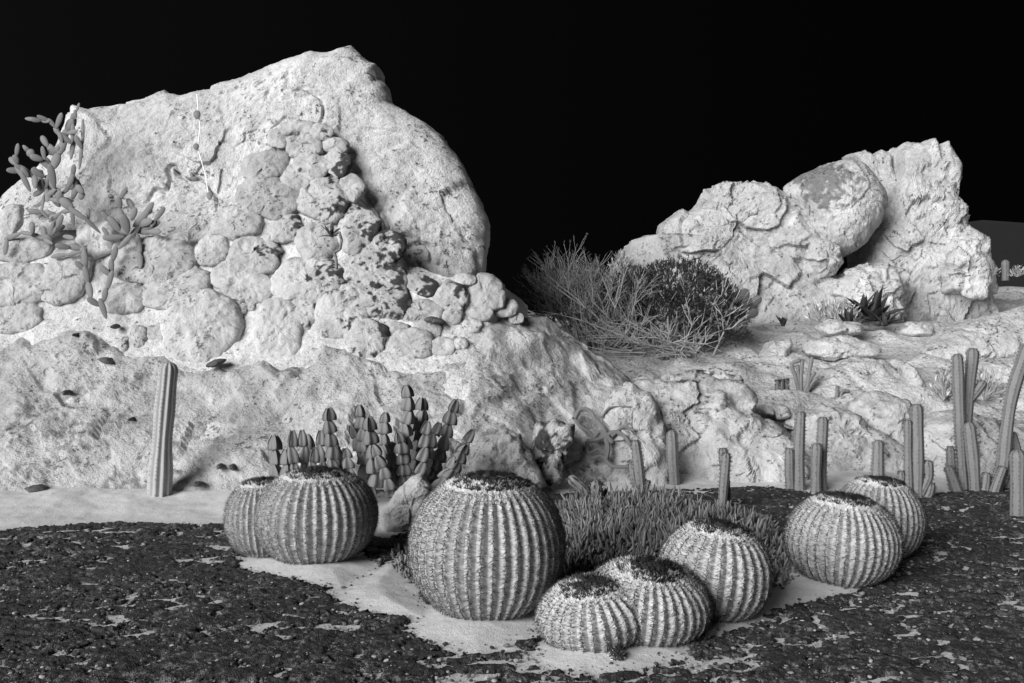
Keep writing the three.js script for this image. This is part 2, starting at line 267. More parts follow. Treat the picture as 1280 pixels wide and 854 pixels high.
// hillside behind everything: slope, shelf and plateau
{
  const prof = [[628, 8.75], [600, 8.9], [560, 9.2], [520, 9.6], [492, 9.9], [478, 10.3], [455, 11], [430, 11.9], [412, 12.8], [398, 14.2], [392, 16]];
  const pos = [], idx = [], nx = 520, nv = 150;
  for (let j = 0; j <= nv + 6; j++) for (let i = 0; i <= nx; i++) {
    const px = lerp(-900, 2200, i / nx), v = Math.min(1, j / nv) * (prof.length - 1), k = Math.min(prof.length - 2, Math.floor(v)), t = v - k;
    let py = lerp(prof[k][0], prof[k + 1][0], t), d = lerp(prof[k][1], prof[k + 1][1], t); const up = sst(0.55, 1, j / nv);
    py -= up * (36 * sst(1130, 1260, px) - 6 * sst(700, 900, px)); d += up * 4 * sst(1150, 1250, px);
    const q = P(px, py, d); if (j > nv) { const s = j - nv; q.z -= s * s * 2.5; q.y -= s * s * 0.12; }
    const a = 0.13 * (fbm(q.x * 0.9, q.y * 1.5, q.z * 0.9, 5) * 1.5 + 0.5 * ridge(q.x * 1.6, q.y * 3.2, q.z * 1.6, 4) + 0.5 * (sst(0, 0.45, worley(q.x * 1.3, q.y * 2.4, q.z * 1.3)) - 0.7));
    pos.push(q.x, q.y + a * 0.9, q.z + a * 0.5);
    if (i < nx && j < nv + 6) { const n = j * (nx + 1) + i, W = nx + 1; idx.push(n, n + 1, n + W, n + 1, n + W + 1, n + W); }
  }
  struct(mesh('hillside', finish(new Float32Array(pos), idx, (x, y, z) => 1 + 0.5 * fbm(x * 0.9, y * 2.2, z * 0.9, 4)), M.hill));
  const hp = [], hi = []; for (let j = 0; j <= 14; j++) for (let i = 0; i <= 60; i++) { const x = lerp(90, 420, i / 60), h = x < 138 ? 46.5 * sst(90, 138, x) : Math.max(14, 46.5 - (x - 138) * 0.14); hp.push(x, (h + 0.5 * fbm(x * 0.05, j, 3, 3)) * Math.sin(j / 14 * Math.PI) - 8, -300 + (j - 7) * 22); if (i < 60 && j < 14) { const n = j * 61 + i; hi.push(n, n + 61, n + 1, n + 1, n + 61, n + 62); } }
  struct(mesh('hill', finish(new Float32Array(hp), hi, () => 1, 0.1), M.farhill));
}

// the tall slab crowning the rock pile on the left
rock('rock_slab', [[-90, 300], [-40, 285], [5, 262], [18, 252], [42, 230], [66, 206], [84, 188], [92, 162], [96, 134], [118, 141], [150, 138], [195, 128], [213, 119], [232, 121], [250, 117], [272, 114], [300, 104], [345, 85], [378, 73], [392, 67], [412, 69], [440, 63], [462, 80], [474, 86], [476, 104], [484, 112], [490, 132], [503, 141], [530, 155], [553, 174], [574, 200], [590, 232], [603, 255], [611, 280], [607, 306], [603, 350], [560, 410], [300, 430], [0, 420], [-90, 400]], 9.55,
  { T: 0.55, e: 0.42, lean: 0.10, amp: 0.045, freq: 0.7, lump: 0.2, fac: 0.7, fine: 0.014, crk: 0.045, step: 1.8, c: [300, 260], m: M.slab, sd: 2, tint: (x, y, z) => 1.02 + 0.30 * fbm(x * 0.9, y * 0.9, z, 4) - 0.10 * sst(0.05, 0.2, fbm(x * 2.6, y * 2.6, z + 4, 4)) }, 'huge pale stone slab rising highest against the black sky');
// mortared pile of stones below it
const pile = group('rock_pile', P(330, 640, 7.3).setY(0), 'pile of rounded grey stones bedded in pale mortar below the tall slab', 'rock pile');
const inPile = m => { m.geometry.translate(-pile.position.x, -pile.position.y, -pile.position.z); pile.add(m); return m; };
inPile(face('mortar', -160, 660, 4, [[-160, 296], [0, 288], [100, 286], [236, 292], [290, 256], [330, 172], [380, 150], [425, 165], [455, 240], [505, 330], [560, 346], [620, 350], [660, 380]], (x, y) => D(x, y) + 0.005 + 0.8 * sst(612, 660, x), { foot: 600, nv: 150, amp: 0.035, freq: 1.6, m: M.mortar, edge: 6, sd: 5, tint: (x, y, z) => 0.95 + 0.2 * fbm(x * 2, y * 2, z * 2, 3) }));
// stones: centre, half width, half height, turn, inverted sunlight painted dark
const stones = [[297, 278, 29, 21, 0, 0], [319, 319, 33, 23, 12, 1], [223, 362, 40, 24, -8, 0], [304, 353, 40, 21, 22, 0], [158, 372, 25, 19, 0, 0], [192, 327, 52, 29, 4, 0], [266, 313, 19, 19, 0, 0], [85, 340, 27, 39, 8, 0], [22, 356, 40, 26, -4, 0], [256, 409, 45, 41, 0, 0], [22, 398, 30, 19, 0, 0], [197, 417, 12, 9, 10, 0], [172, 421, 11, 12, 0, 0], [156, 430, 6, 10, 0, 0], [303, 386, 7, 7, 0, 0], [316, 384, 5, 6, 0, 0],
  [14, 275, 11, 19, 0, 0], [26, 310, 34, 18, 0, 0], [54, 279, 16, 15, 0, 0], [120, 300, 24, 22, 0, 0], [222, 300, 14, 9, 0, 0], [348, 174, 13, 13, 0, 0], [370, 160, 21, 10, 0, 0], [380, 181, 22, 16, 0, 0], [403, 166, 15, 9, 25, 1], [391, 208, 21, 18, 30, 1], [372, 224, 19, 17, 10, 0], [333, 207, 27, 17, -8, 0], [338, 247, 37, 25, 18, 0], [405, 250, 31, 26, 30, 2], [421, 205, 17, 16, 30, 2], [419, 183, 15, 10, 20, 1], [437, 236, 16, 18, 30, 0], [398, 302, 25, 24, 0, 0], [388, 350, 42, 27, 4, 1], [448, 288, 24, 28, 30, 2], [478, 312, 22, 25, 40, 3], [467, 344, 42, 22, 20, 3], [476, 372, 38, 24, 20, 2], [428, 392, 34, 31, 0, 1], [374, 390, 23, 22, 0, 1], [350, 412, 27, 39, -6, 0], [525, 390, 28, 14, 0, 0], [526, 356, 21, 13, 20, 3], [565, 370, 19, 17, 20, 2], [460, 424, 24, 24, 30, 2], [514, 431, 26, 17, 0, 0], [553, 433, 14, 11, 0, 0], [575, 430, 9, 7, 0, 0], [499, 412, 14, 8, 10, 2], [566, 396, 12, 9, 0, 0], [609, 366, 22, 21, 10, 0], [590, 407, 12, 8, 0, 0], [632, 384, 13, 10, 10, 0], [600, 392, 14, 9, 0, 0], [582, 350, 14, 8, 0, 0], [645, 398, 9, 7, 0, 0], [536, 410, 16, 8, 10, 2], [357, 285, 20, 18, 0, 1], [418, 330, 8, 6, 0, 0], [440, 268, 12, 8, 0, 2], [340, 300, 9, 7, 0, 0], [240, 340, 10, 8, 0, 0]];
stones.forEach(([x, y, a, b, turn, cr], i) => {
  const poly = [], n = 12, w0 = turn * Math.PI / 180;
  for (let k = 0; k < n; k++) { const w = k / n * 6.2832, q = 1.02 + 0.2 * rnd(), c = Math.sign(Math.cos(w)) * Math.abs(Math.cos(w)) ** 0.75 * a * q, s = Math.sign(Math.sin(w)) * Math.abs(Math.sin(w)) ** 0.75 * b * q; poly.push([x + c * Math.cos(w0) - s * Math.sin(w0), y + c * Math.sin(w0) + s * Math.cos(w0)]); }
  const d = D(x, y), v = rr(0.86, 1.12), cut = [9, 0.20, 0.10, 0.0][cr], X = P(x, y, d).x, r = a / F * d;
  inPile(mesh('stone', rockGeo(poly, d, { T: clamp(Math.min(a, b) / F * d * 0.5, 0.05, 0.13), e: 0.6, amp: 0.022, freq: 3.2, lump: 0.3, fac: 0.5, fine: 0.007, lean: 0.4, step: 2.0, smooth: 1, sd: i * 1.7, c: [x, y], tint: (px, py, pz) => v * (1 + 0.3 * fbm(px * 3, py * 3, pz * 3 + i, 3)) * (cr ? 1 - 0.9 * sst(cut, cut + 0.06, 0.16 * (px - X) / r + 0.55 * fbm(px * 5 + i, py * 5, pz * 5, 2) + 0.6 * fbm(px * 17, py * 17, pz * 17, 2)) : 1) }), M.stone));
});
// the broad bank of conglomerate in front
const bank = group('rock_bank', P(300, 622, 7.2).setY(0), 'broad grey speckled rock bank rising straight from the sand apron', 'rock');
const bm = face('rock_face', -220, 815, 2.6, [[-220, 420], [0, 424], [60, 415], [110, 398], [150, 432], [205, 438], [240, 452], [300, 450], [326, 440], [345, 452], [385, 440], [405, 412], [440, 424], [485, 446], [540, 446], [590, 420], [612, 394], [650, 390], [690, 402], [730, 430], [770, 458], [800, 478], [815, 482]], (x, y) => D(x, y) - 0.06 + 0.7 * sst(785, 815, x), { foot: 665, nv: 110, amp: 0.075, freq: 1.25, lump: 0.5, m: M.bank, edge: 13, sd: 9, tint: (x, y, z) => (0.96 + 0.35 * fbm(x * 0.8, y * 0.9, z, 4)) * (1 - 0.5 * sst(0.16, 0.22, fbm(x * 1.7, y * 2.1, z * 1.7, 2) * 0.6 + fbm(x * 15, y * 15, z * 15, 3) * 0.55)) });
bm.geometry.translate(-bank.position.x, 0, -bank.position.z); bank.add(bm);
for (const [x, y, a, b, t] of [[134, 451, 11, 4, 18], [45, 611, 12, 4, 0], [275, 583, 4, 3, 0], [292, 584, 5, 3, 30], [248, 605, 7, 4, 0], [165, 524, 3, 2, 0], [84, 491, 4, 3, 30], [95, 419, 3, 2, 0], [144, 408, 5, 3, 0], [270, 454, 11, 5, -20], [543, 401, 13, 4, 8]]) {
  const poly = []; for (let k = 0; k < 9; k++) { const w = k / 9 * 6.2832, c = Math.cos(w) * a * rr(0.7, 1.2), s = Math.sin(w) * b * rr(0.7, 1.2), q = t * Math.PI / 180; poly.push([x + c * Math.cos(q) - s * Math.sin(q), y + c * Math.sin(q) + s * Math.cos(q)]); }
  const g = rockGeo(poly, D(x, y) - 0.11, { T: 0.07, amp: 0.01, freq: 6, step: 1.5, lean: 0.4 }); g.translate(-bank.position.x, 0, -bank.position.z); mesh('stone_chip', g, M.chip, bank);
}
const R0 = { amp: 0.07, freq: 1.3, lump: 0.5, m: M.bank, e: 0.7 };
const invertedSunTint = cut => (x, y, z) => (1 + 0.35 * fbm(x * 1.2, y * 1.2, z, 3)) * (1 - 0.88 * sst(cut, cut + 0.06, 0.5 * fbm(x * 2.6, y * 2.6, z * 2.6, 2) + 0.6 * fbm(x * 14, y * 14, z * 14, 2)));  // sunlit facets, inverted, painted into the tint as dark patches
rock('boulder', [[664, 548], [672, 530], [692, 525], [716, 531], [719, 546], [708, 566], [700, 602], [668, 606], [660, 580]], 7.75, { ...R0, T: 0.22, amp: 0.04, freq: 3, tint: invertedSunTint(0.0) }, 'knobbly boulder with sunlit patches painted black at the foot of the bank');
rock('boulder', [[600, 545], [632, 536], [652, 545], [668, 575], [684, 606], [640, 622], [590, 625], [580, 590]], 7.45, { ...R0, T: 0.25, amp: 0.04, freq: 2.4 }, 'low grey boulder beside the black patched one');
rock('boulder', [[496, 612], [512, 596], [528, 594], [540, 612], [548, 650], [535, 668], [480, 670], [478, 640]], 6.1, { ...R0, T: 0.16, amp: 0.02, freq: 3, m: M.mortar }, 'smooth pale boulder between the candelabra plant and the largest barrel cactus');
rock('boulder', [[748, 520], [762, 492], [788, 480], [812, 492], [830, 525], [838, 575], [836, 616], [762, 618], [750, 570]], 8.34, { ...R0, T: 0.32, amp: 0.05, freq: 1.8, lean: 0.35, sd: 21 }, 'rough upright boulder standing behind the thin column with nubs');
rock('outcrop', [[740, 520], [772, 488], [800, 474], [860, 468], [930, 478], [945, 500], [935, 560], [920, 612], [760, 618], [735, 570]], 8.85, { ...R0, T: 0.5, lean: 0.3, tint: invertedSunTint(0.16) }, 'wide rock outcrop under the shelf with sunlit patches painted dark');
rock('outcrop', [[862, 545], [885, 512], [905, 505], [930, 508], [965, 524], [1000, 555], [1015, 590], [1010, 618], [850, 618]], 8.55, { ...R0, T: 0.4, lean: 0.35 }, 'domed rock outcrop sloping down behind the pair of small columns');
rock('outcrop', [[985, 600], [992, 545], [1008, 517], [1035, 506], [1062, 516], [1110, 545], [1145, 575], [1150, 614], [990, 618]], 8.7, { ...R0, T: 0.4, lean: 0.35, tint: invertedSunTint(0.24) }, 'broad rock outcrop with a peaked top behind the middle columns');
rock('outcrop', [[1060, 505], [1085, 497], [1125, 500], [1140, 520], [1150, 570], [1100, 580], [1055, 550]], 8.95, { ...R0, T: 0.35, lean: 0.3 }, 'squarish block of rock above the peaked outcrop');
rock('outcrop', [[1140, 545], [1165, 525], [1195, 515], [1240, 520], [1300, 530], [1360, 540], [1380, 612], [1140, 615]], 8.7, { ...R0, T: 0.4, lean: 0.3 }, 'long low outcrop behind the tallest column cactus');
// rocks lying on the shelf and slope
[[[1000, 490], [1030, 462], [1075, 446], [1105, 450], [1135, 475], [1140, 492], [1060, 500]], [[1118, 452], [1130, 447], [1146, 470], [1148, 486], [1130, 484]], [[948, 450], [965, 428], [990, 424], [985, 445], [962, 460]], [[1000, 442], [1010, 424], [1060, 420], [1100, 430], [1098, 446], [1030, 450]], [[945, 510], [952, 503], [962, 506], [960, 518], [948, 520]], [[962, 512], [968, 504], [980, 507], [982, 520], [966, 522]], [[975, 525], [990, 514], [1005, 520], [1005, 535], [980, 536]], [[1122, 415], [1130, 405], [1150, 402], [1165, 408], [1160, 420], [1130, 422]], [[1140, 440], [1180, 415], [1240, 395], [1300, 380], [1330, 420], [1240, 450], [1170, 456]], [[1180, 470], [1230, 450], [1300, 445], [1330, 480], [1240, 492]], [[880, 480], [900, 462], [924, 468], [928, 484], [905, 492]], [[1020, 410], [1040, 398], [1075, 402], [1080, 418], [1030, 420]]]
  .forEach((poly, i) => rock('slope_rock', poly, [10.3, 10.2, 11.4, 11.3, 9.3, 9.3, 9.2, 12.4, 11.2, 10.4, 9.9, 12.2][i], { T: 0.25, amp: 0.045, freq: 2.2, lump: 0.5, lean: 0.8, m: M.hill, sd: i, tint: i === 10 ? invertedSunTint(0.02) : null, smooth: 1 },
    ['broad flat dome of grey rock below the finger cactus shelf', 'narrow upright stone leaning on the flat rock dome', 'small tilted rock near the lone dark agave', 'long flat rock below the broad leaved agave', 'small round cobble above the domed outcrop', 'small round cobble beside another cobble', 'pale cobble wedged above the peaked outcrop', 'jagged broken rock beside the broad leaved agave', 'long ridge of grey rock running to the far mound', 'wide pale rock under the spiky pale tuft', 'shelf rim rock with sunlit patches painted black', 'low rock at the foot of the crag'][i]));

// ------------------------------------------------------------------ the crag on the right
const dark = (px, py, a, b, d) => { const c = P(px, py, d), A = a / F * d, B = b / F * d; return (x, y, z) => (1 + 0.3 * fbm(x, y, z, 4)) * (1 - 0.6 * sst(0.25, -0.25, ((x - c.x) / A) ** 2 + ((y - c.y) / B) ** 2 - 0.8 + 1.6 * fbm(x * 2.2, y * 2.2, z, 3) + 1.8 * fbm(x * 11, y * 11, z * 11, 3))); };
const K = { amp: 0.085, freq: 0.72, lump: 0.1, fac: 1.1, fine: 0.018, m: M.crag, e: 0.42, step: 1.8 };
rock('crag', [[765, 340], [784, 320], [788, 303], [803, 300], [828, 298], [831, 281], [846, 270], [868, 260], [880, 250], [886, 237], [902, 232], [930, 230], [958, 240], [976, 248], [990, 264], [1004, 292], [1010, 312], [1020, 340], [1045, 375], [1050, 412], [940, 420], [800, 410], [760, 390]], 14.6, { ...K, T: 0.9, lean: 0.12, sd: 3, tint: null }, 'long pale crag stepping up beside the round boulder');
rock('round_boulder', [[977, 246], [984, 230], [1000, 218], [1030, 207], [1054, 202], [1070, 205], [1086, 222], [1098, 244], [1101, 260], [1090, 285], [1075, 306], [1052, 321], [1030, 316], [1008, 296], [992, 270]], 14.2, { ...K, T: 0.7, e: 0.8, amp: 0.045, freq: 0.8, fac: 0.4, sd: 6, smooth: 2, tint: dark(1022, 232, 38, 34, 14.2) }, 'big round boulder with a dark weathered crown perched on the crag');
rock('boulder', [[1003, 325], [1010, 303], [1030, 298], [1044, 310], [1050, 328], [1040, 345], [1015, 350]], 13.8, { ...K, T: 0.3, e: 0.8, amp: 0.05, freq: 1.6 }, 'small rounded boulder propping up the round boulder');
rock('crag', [[1060, 196], [1075, 191], [1086, 197], [1096, 189], [1107, 193], [1108, 212], [1112, 222], [1118, 300], [1080, 322], [1073, 300], [1080, 240]], 15.2, { ...K, T: 0.4, amp: 0.05, sd: 8 }, 'narrow stone column rising behind the round boulder');
rock('crag', [[1117, 200], [1119, 187], [1140, 180], [1151, 184], [1159, 177], [1163, 189], [1174, 185], [1186, 206], [1184, 250], [1190, 266], [1193, 288], [1212, 300], [1222, 325], [1228, 342], [1226, 362], [1221, 372], [1228, 400], [1120, 420], [1045, 410], [1052, 345], [1074, 330], [1080, 312], [1096, 280], [1108, 230], [1117, 218]], 14.9, { ...K, T: 0.7, amp: 0.10, lean: 0.08, sd: 12, c: [1135, 320] }, 'tall jagged crag ending the rock ridge beside the dark hill');
rock('boulder', [[1030, 375], [1040, 350], [1065, 336], [1100, 334], [1125, 342], [1128, 370], [1120, 405], [1035, 408]], 13.7, { ...K, T: 0.5, e: 0.75, amp: 0.09, freq: 1.2, sd: 15 }, 'rounded boulder at the foot of the tall jagged crag');
rock('boulder', [[1180, 330], [1195, 300], [1212, 302], [1226, 340], [1224, 372], [1205, 372], [1182, 362]], 14.0, { ...K, T: 0.3, amp: 0.08, freq: 1.4, sd: 17 }, 'cracked block leaning on the outer end of the crag');

// ------------------------------------------------------------------ barrel cacti
const spineCol = () => rnd() < 0.3 ? rr(0.04, 0.14) : rr(0.35, 0.8);
function barrelHead(parent, pos, R, Ht, n, tilt, yaw, spineLen = 0.03, bare = 0.07) {
  const hd = new THREE.Group(); hd.position.copy(pos); hd.rotation.set(tilt[0], yaw, tilt[1], 'ZXY'); parent.add(hd);
  const prof = t => { const a = lerp(-66, 90, t) * Math.PI / 180, r = R * Math.pow(Math.max(0, Math.cos(a)), 0.82), y = Ht * (Math.sin(a) + 0.914) / 1.914 ; return [r, y]; };
  const seg = 34, ac = 6, mb = new MB(), hw = Math.PI / n;
  for (let j = 0; j <= seg; j++) { const [r, y] = prof(j / seg); for (let k = -ac; k <= ac; k++) { const u = Math.abs(k / ac), q = r * (1 + 0.075 * (1 - Math.pow(u, 1.2)) - 0.035 + 0.006 * Math.sin(j * 2.1) * (1 - u)), w = k / ac * hw; mb.v(Math.sin(w) * q, y, Math.cos(w) * q); } }
  const W = 2 * ac + 1; for (let j = 0; j < seg; j++) for (let k = 0; k < W - 1; k++) { const a = j * W + k; mb.t(a, a + 1, a + W); mb.t(a + 1, a + W + 1, a + W); }
  const rg = mb.geo(), rs = [];
  for (let i = 0; i < n; i++) { const m = mesh('rib', rg, M.rib, hd), q = 1 + 0.018 * Math.sin(i / n * 6.2832 * 2 + R * 90) + 0.012 * Math.sin(i / n * 6.2832 * 5 + R * 40) + rr(-0.004, 0.004); rs.push(q); m.rotation.y = i / n * Math.PI * 2; m.scale.set(q, 1 + rr(-0.008, 0.008), q); }
  const core = []; for (let j = 0; j <= 24; j++) { const [r, y] = prof(j / 24); core.push(new THREE.Vector2(Math.max(0.0005, r * 0.955), y * 0.985)); } const cg = new THREE.LatheGeometry(core, 40); cg.setAttribute('color', new THREE.Float32BufferAttribute(new Array(cg.attributes.position.count * 3).fill(1), 3)); mesh('body', cg, M.rib, hd);
  const sp = new MB(), len = Ht * 1.55, na = Math.round(len / 0.0125);
  for (let i = 0; i < n; i++) {
    const w0 = i / n * Math.PI * 2;
    for (let j = 0; j < na; j++) {
      const t = (j + 0.5 + 0.3 * (i % 2)) / na; if (t < bare || t > 0.80) continue; const [r, y] = prof(t), [r2, y2] = prof(Math.min(1, t + 0.01)), q = r * 1.038 * rs[i], w = w0 + rr(-0.008, 0.008);
      const o = V(Math.sin(w) * q, y, Math.cos(w) * q), up = V(Math.sin(w) * (r2 - r), y2 - y, Math.cos(w) * (r2 - r)).normalize(), side = V(Math.cos(w), 0, -Math.sin(w)), nn = V().crossVectors(side, up).normalize(); if (nn.x * Math.sin(w) + nn.z * Math.cos(w) + nn.y * 0.2 < 0) nn.negate();
      const s = spineLen * (0.55 + 0.55 * Math.min(1, r / R * 1.3));
      const hwid = Math.max(0.008, q * hw);
      for (let k = 0; k < 10; k++) { const sg = k % 2 ? 1 : -1, dd = V().addScaledVector(side, sg).addScaledVector(up, rr(-1.0, 0.7)).addScaledVector(nn, rr(0.02, 0.45)).normalize(); sp.cone(o, dd, Math.min(s * 1.3, hwid * rr(0.8, 1.6)), 0.0017, spineCol()); }
      for (let k = 0; k < 3; k++) { const dd = V().addScaledVector(side, rr(-0.5, 0.5)).addScaledVector(up, k ? -1 : 1).addScaledVector(nn, rr(0.3, 0.6)).normalize(); sp.cone(o, dd, s * rr(0.5, 0.8), 0.0016, spineCol()); }
      for (let k = 0; k < 3; k++) { const dd = V().addScaledVector(nn, 1).addScaledVector(up, rr(-0.7, 0.4)).addScaledVector(side, rr(-0.5, 0.5)).normalize(); sp.cone(o, dd, s * rr(0.5, 0.85), 0.0015, rr(0.01, 0.08)); }
    }
  }
  stuff('spines', sp.geo(), M.spine, hd);
  const wl = new MB();                                        // felted crown and its spines, painted dark for an inverted back light
  const topY = rad => Ht * (Math.sqrt(Math.max(0, 1 - (rad / R) ** 2.44)) + 0.914) / 1.914;
  for (let k = 0; k < 30000 * R * R; k++) { const rad = R * lerp(0.3, 0.70, rnd()), a = rnd() * 6.2832; wl.cone(V(Math.cos(a) * rad, topY(rad) - 0.004, Math.sin(a) * rad), V(rr(-0.7, 0.7) + Math.cos(a) * 0.8, 1, rr(-0.7, 0.7) + Math.sin(a) * 0.8).normalize(), rr(0.010, 0.024), 0.004, rr(0.75, 1.15), 3); }
  mesh('wool_crown', wl.geo(), M.wool, hd);
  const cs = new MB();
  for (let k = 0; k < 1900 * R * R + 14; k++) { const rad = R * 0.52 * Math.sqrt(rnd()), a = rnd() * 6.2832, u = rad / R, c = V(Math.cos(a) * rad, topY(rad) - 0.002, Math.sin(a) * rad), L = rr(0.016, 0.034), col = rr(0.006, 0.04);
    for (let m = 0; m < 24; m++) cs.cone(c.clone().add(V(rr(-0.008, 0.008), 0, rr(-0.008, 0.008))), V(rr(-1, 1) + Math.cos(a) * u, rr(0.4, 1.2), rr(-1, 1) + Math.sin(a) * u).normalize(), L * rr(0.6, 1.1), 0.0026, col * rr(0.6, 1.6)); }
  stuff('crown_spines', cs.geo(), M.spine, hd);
  return hd;
}
function barrel(px, baseY, topY, hw, n, tilt, label, bare) {
  const d = Gd(baseY), p = P(px, baseY, d), R = hw / F * d, Ht = (H - (topY - CY) / F * d) - 0.012 - p.y;
  const g = group('barrel_cactus', V(p.x, 0.0, p.z), label, 'cactus', 'ribbed barrel cacti on the gravel');
  const h = barrelHead(g, V(0, 0.005, 0), R / 1.07, Ht, n, tilt, rnd(), 0.027, bare); h.name = 'head'; return g;
}
barrel(331, 694, 598, 47, 34, [0, 0.03], 'small barrel cactus half hidden behind another in front of the candelabra plant');
barrel(396, 700, 586, 77, 38, [0.02, 0], 'squat barrel cactus standing before the candelabra plant');
barrel(608, 765, 592, 98, 40, [0.04, -0.02], 'largest barrel cactus, tallest of the ribbed globes');
barrel(887, 768, 652, 72, 29, [0.06, -0.12], 'barrel cactus leaning over behind the twin headed clump');
barrel(1049, 726, 618, 70, 38, [0.05, -0.06], 'barrel cactus in front of its twin beside the finger stems');
barrel(1094, 696, 597, 56, 36, [0, -0.08], 'barrel cactus peeping out behind its twin near the columns');
{
  const d = 3.86, g = group('barrel_cactus', P(780, 800, d).setY(0), 'low twin headed barrel cactus clump with a tiny offset between', 'cactus', 'ribbed barrel cacti on the gravel');
  const at = (px, dd) => V((px - CX) / F * dd - g.position.x, 0.0, -dd - g.position.z);
  barrelHead(g, at(804, 3.92), 0.252, 0.295, 36, [0.14, -0.08], 0.3, 0.030).name = 'head';
  barrelHead(g, at(746, 3.83), 0.225, 0.245, 32, [0.14, 0.14], 0.1, 0.029).name = 'head';
  barrelHead(g, at(770, 3.60), 0.032, 0.05, 10, [0.9, 0], 0, 0.030, 0.0).name = 'offset';
}

// ------------------------------------------------------------------ column cacti
function stemGeo(pts, r0, r1, nr, relief) {
  const cv = new THREE.CatmullRomCurve3(pts), L = cv.getLength(), seg = Math.max(10, Math.round(L / 0.03)), fr = cv.computeFrenetFrames(seg), mb = new MB(), per = nr * 6, ridges = [];
  const cap = 6; let rowsN = 0;
  for (let j = 0; j <= seg + cap; j++) {
    const k = Math.min(j, seg), t = k / seg, o = cv.getPointAt(t), rad0 = lerp(r0, r1, t) * (1 + 0.05 * Math.sin(t * L * 14 + r0 * 900) + 0.07 * Math.sin(t * L * 5 + r1 * 3000)); let rad = rad0; if (j > seg) { const a = (j - seg) / cap * Math.PI / 2; rad = rad0 * Math.cos(a) * 0.999; o.addScaledVector(fr.tangents[k], rad0 * 1.1 * Math.sin(a)); }
    for (let i = 0; i < per; i++) { const w = i / per * 6.2832, q = rad * (1 + relief * (Math.abs(((i / 6 + 0.5) % 1) - 0.5) * -2 + 0.5)), s = Math.cos(w) * q, u = Math.sin(w) * q, N = fr.normals[k], B = fr.binormals[k]; const x = o.x + N.x * s + B.x * u, y = o.y + N.y * s + B.y * u, z = o.z + N.z * s + B.z * u; mb.v(x, y, z); if (i % 6 === 0 && rad > rad0 * 0.4) ridges.push([V(x, y, z), V(N.x * Math.cos(w) + B.x * Math.sin(w), N.y * Math.cos(w) + B.y * Math.sin(w), N.z * Math.cos(w) + B.z * Math.sin(w)), fr.tangents[k]]); }
    rowsN++;
  }
  for (let j = 0; j < rowsN - 1; j++) for (let i = 0; i < per; i++) { const a = j * per + i, b = j * per + (i + 1) % per; mb.t(a, b, a + per); mb.t(b, b + per, a + per); }
  return { geo: mb.geo(), ridges };
}
function columnPlant(stems, d, label, o = {}) {
  const s0 = stems[0][0][0], b = P(s0[0], s0[1], d), g = group(o.name || 'column_cactus', b, label, 'cactus', o.group || 'column cacti below the rocks');
  for (const [path, hw] of stems) {
    const pts = path.map(([x, y, dz = 0], i) => P(x, y + (i ? 0 : o.sink ?? 6), d + dz).sub(b)); if (pts.length < 3) pts.splice(1, 0, pts[0].clone().lerp(pts[1], 0.5).add(V(rr(-0.006, 0.006), 0, 0)));
    const r = hw * 1.12 / F * d, { geo, ridges } = stemGeo(pts, r * (o.base || 1), r * (o.tip || 0.96), o.ribs || 9, o.relief ?? 0.10), m = mesh('stem', geo, o.m || M.column, g), sp = new MB();
    for (const [p, n, t] of ridges) if (rnd() < 0.75) for (let k = 0; k < (o.ns || 4); k++) { const dd = n.clone().addScaledVector(t, rr(-0.9, 0.9)).add(V(rr(-0.6, 0.6), rr(-0.2, 0.4), rr(-0.6, 0.6))).normalize(); sp.cone(p, dd, (o.spine || 0.017) * rr(0.6, 1.1), 0.0016, rr(0.01, 0.06)); }
    stuff('spines', sp.geo(), M.spine, m);
  }
  return g;
}
columnPlant([[[[198, 626], [203, 545], [210, 464]], 12]], 7.1, 'single tall ribbed column cactus alone before the broad bank', { tip: 0.78, ribs: 10, relief: 0.26, spine: 0.012, ns: 3, m: M.palecolumn });
columnPlant([[[[802, 618], [799, 590], [795, 556]], 5.6], [[[803, 618], [807, 611], [809, 604]], 3.5], [[[800, 618], [791, 598], [790, 582, 0.05]], 3.6]], 7.4, 'thin column cactus with small nubs at its foot');
columnPlant([[[[843, 602], [840, 545]], 7]], 8.0, 'plain pale column cactus without arms in front of the wide outcrop');
columnPlant([[[[902, 638], [905, 605], [908, 572]], 5], [[[909, 622, 0.1], [906, 590, 0.1], [904, 566, 0.1]], 5]], 6.8, 'pair of thin column stems crossing each other beside the finger stems');
columnPlant([[[[999, 608], [999, 560], [1001, 520]], 6], [[[988, 606], [987, 566]], 5.5]], 7.7, 'two stemmed column cactus, shorter stem at its side');
columnPlant([[[[1020, 612], [1021, 561]], 6.2], [[[1028, 612, 0.12], [1027, 570, 0.12], [1029, 528, 0.12]], 6.2]], 7.6, 'two stemmed column cactus with dark spiny edges behind the twin barrels');
columnPlant([[[[1097, 612], [1098, 557]], 6.5]], 7.8, 'short single column cactus behind the twin barrels');
columnPlant([[[[1147, 625], [1147, 560], [1146, 513]], 6.5], [[[1136, 622], [1135, 570], [1135, 530]], 4.8], [[[1150, 612], [1160, 597], [1160, 582]], 5.6], [[[1150, 622], [1160, 619], [1163, 609]], 5], [[[1133, 620], [1127, 606], [1127, 593]], 4]], 7.3, 'column cactus with two tall stems and short curled arms');
columnPlant([[[[1204, 612], [1200, 540], [1197, 449]], 5.8], [[[1214, 612, 0.1], [1208, 540, 0.1], [1216, 443, 0.1]], 6.3], [[[1209, 497, 0.1], [1220, 490, 0.1], [1227, 481, 0.1]], 4.8], [[[1219, 612, -0.1], [1212, 535, -0.1]], 6.2], [[[1192, 609], [1188, 563]], 4.5], [[[1198, 612, -0.1], [1187, 588, -0.1]], 4.8]], 7.7, 'tallest column cactus clump with upright stems and one raised arm');
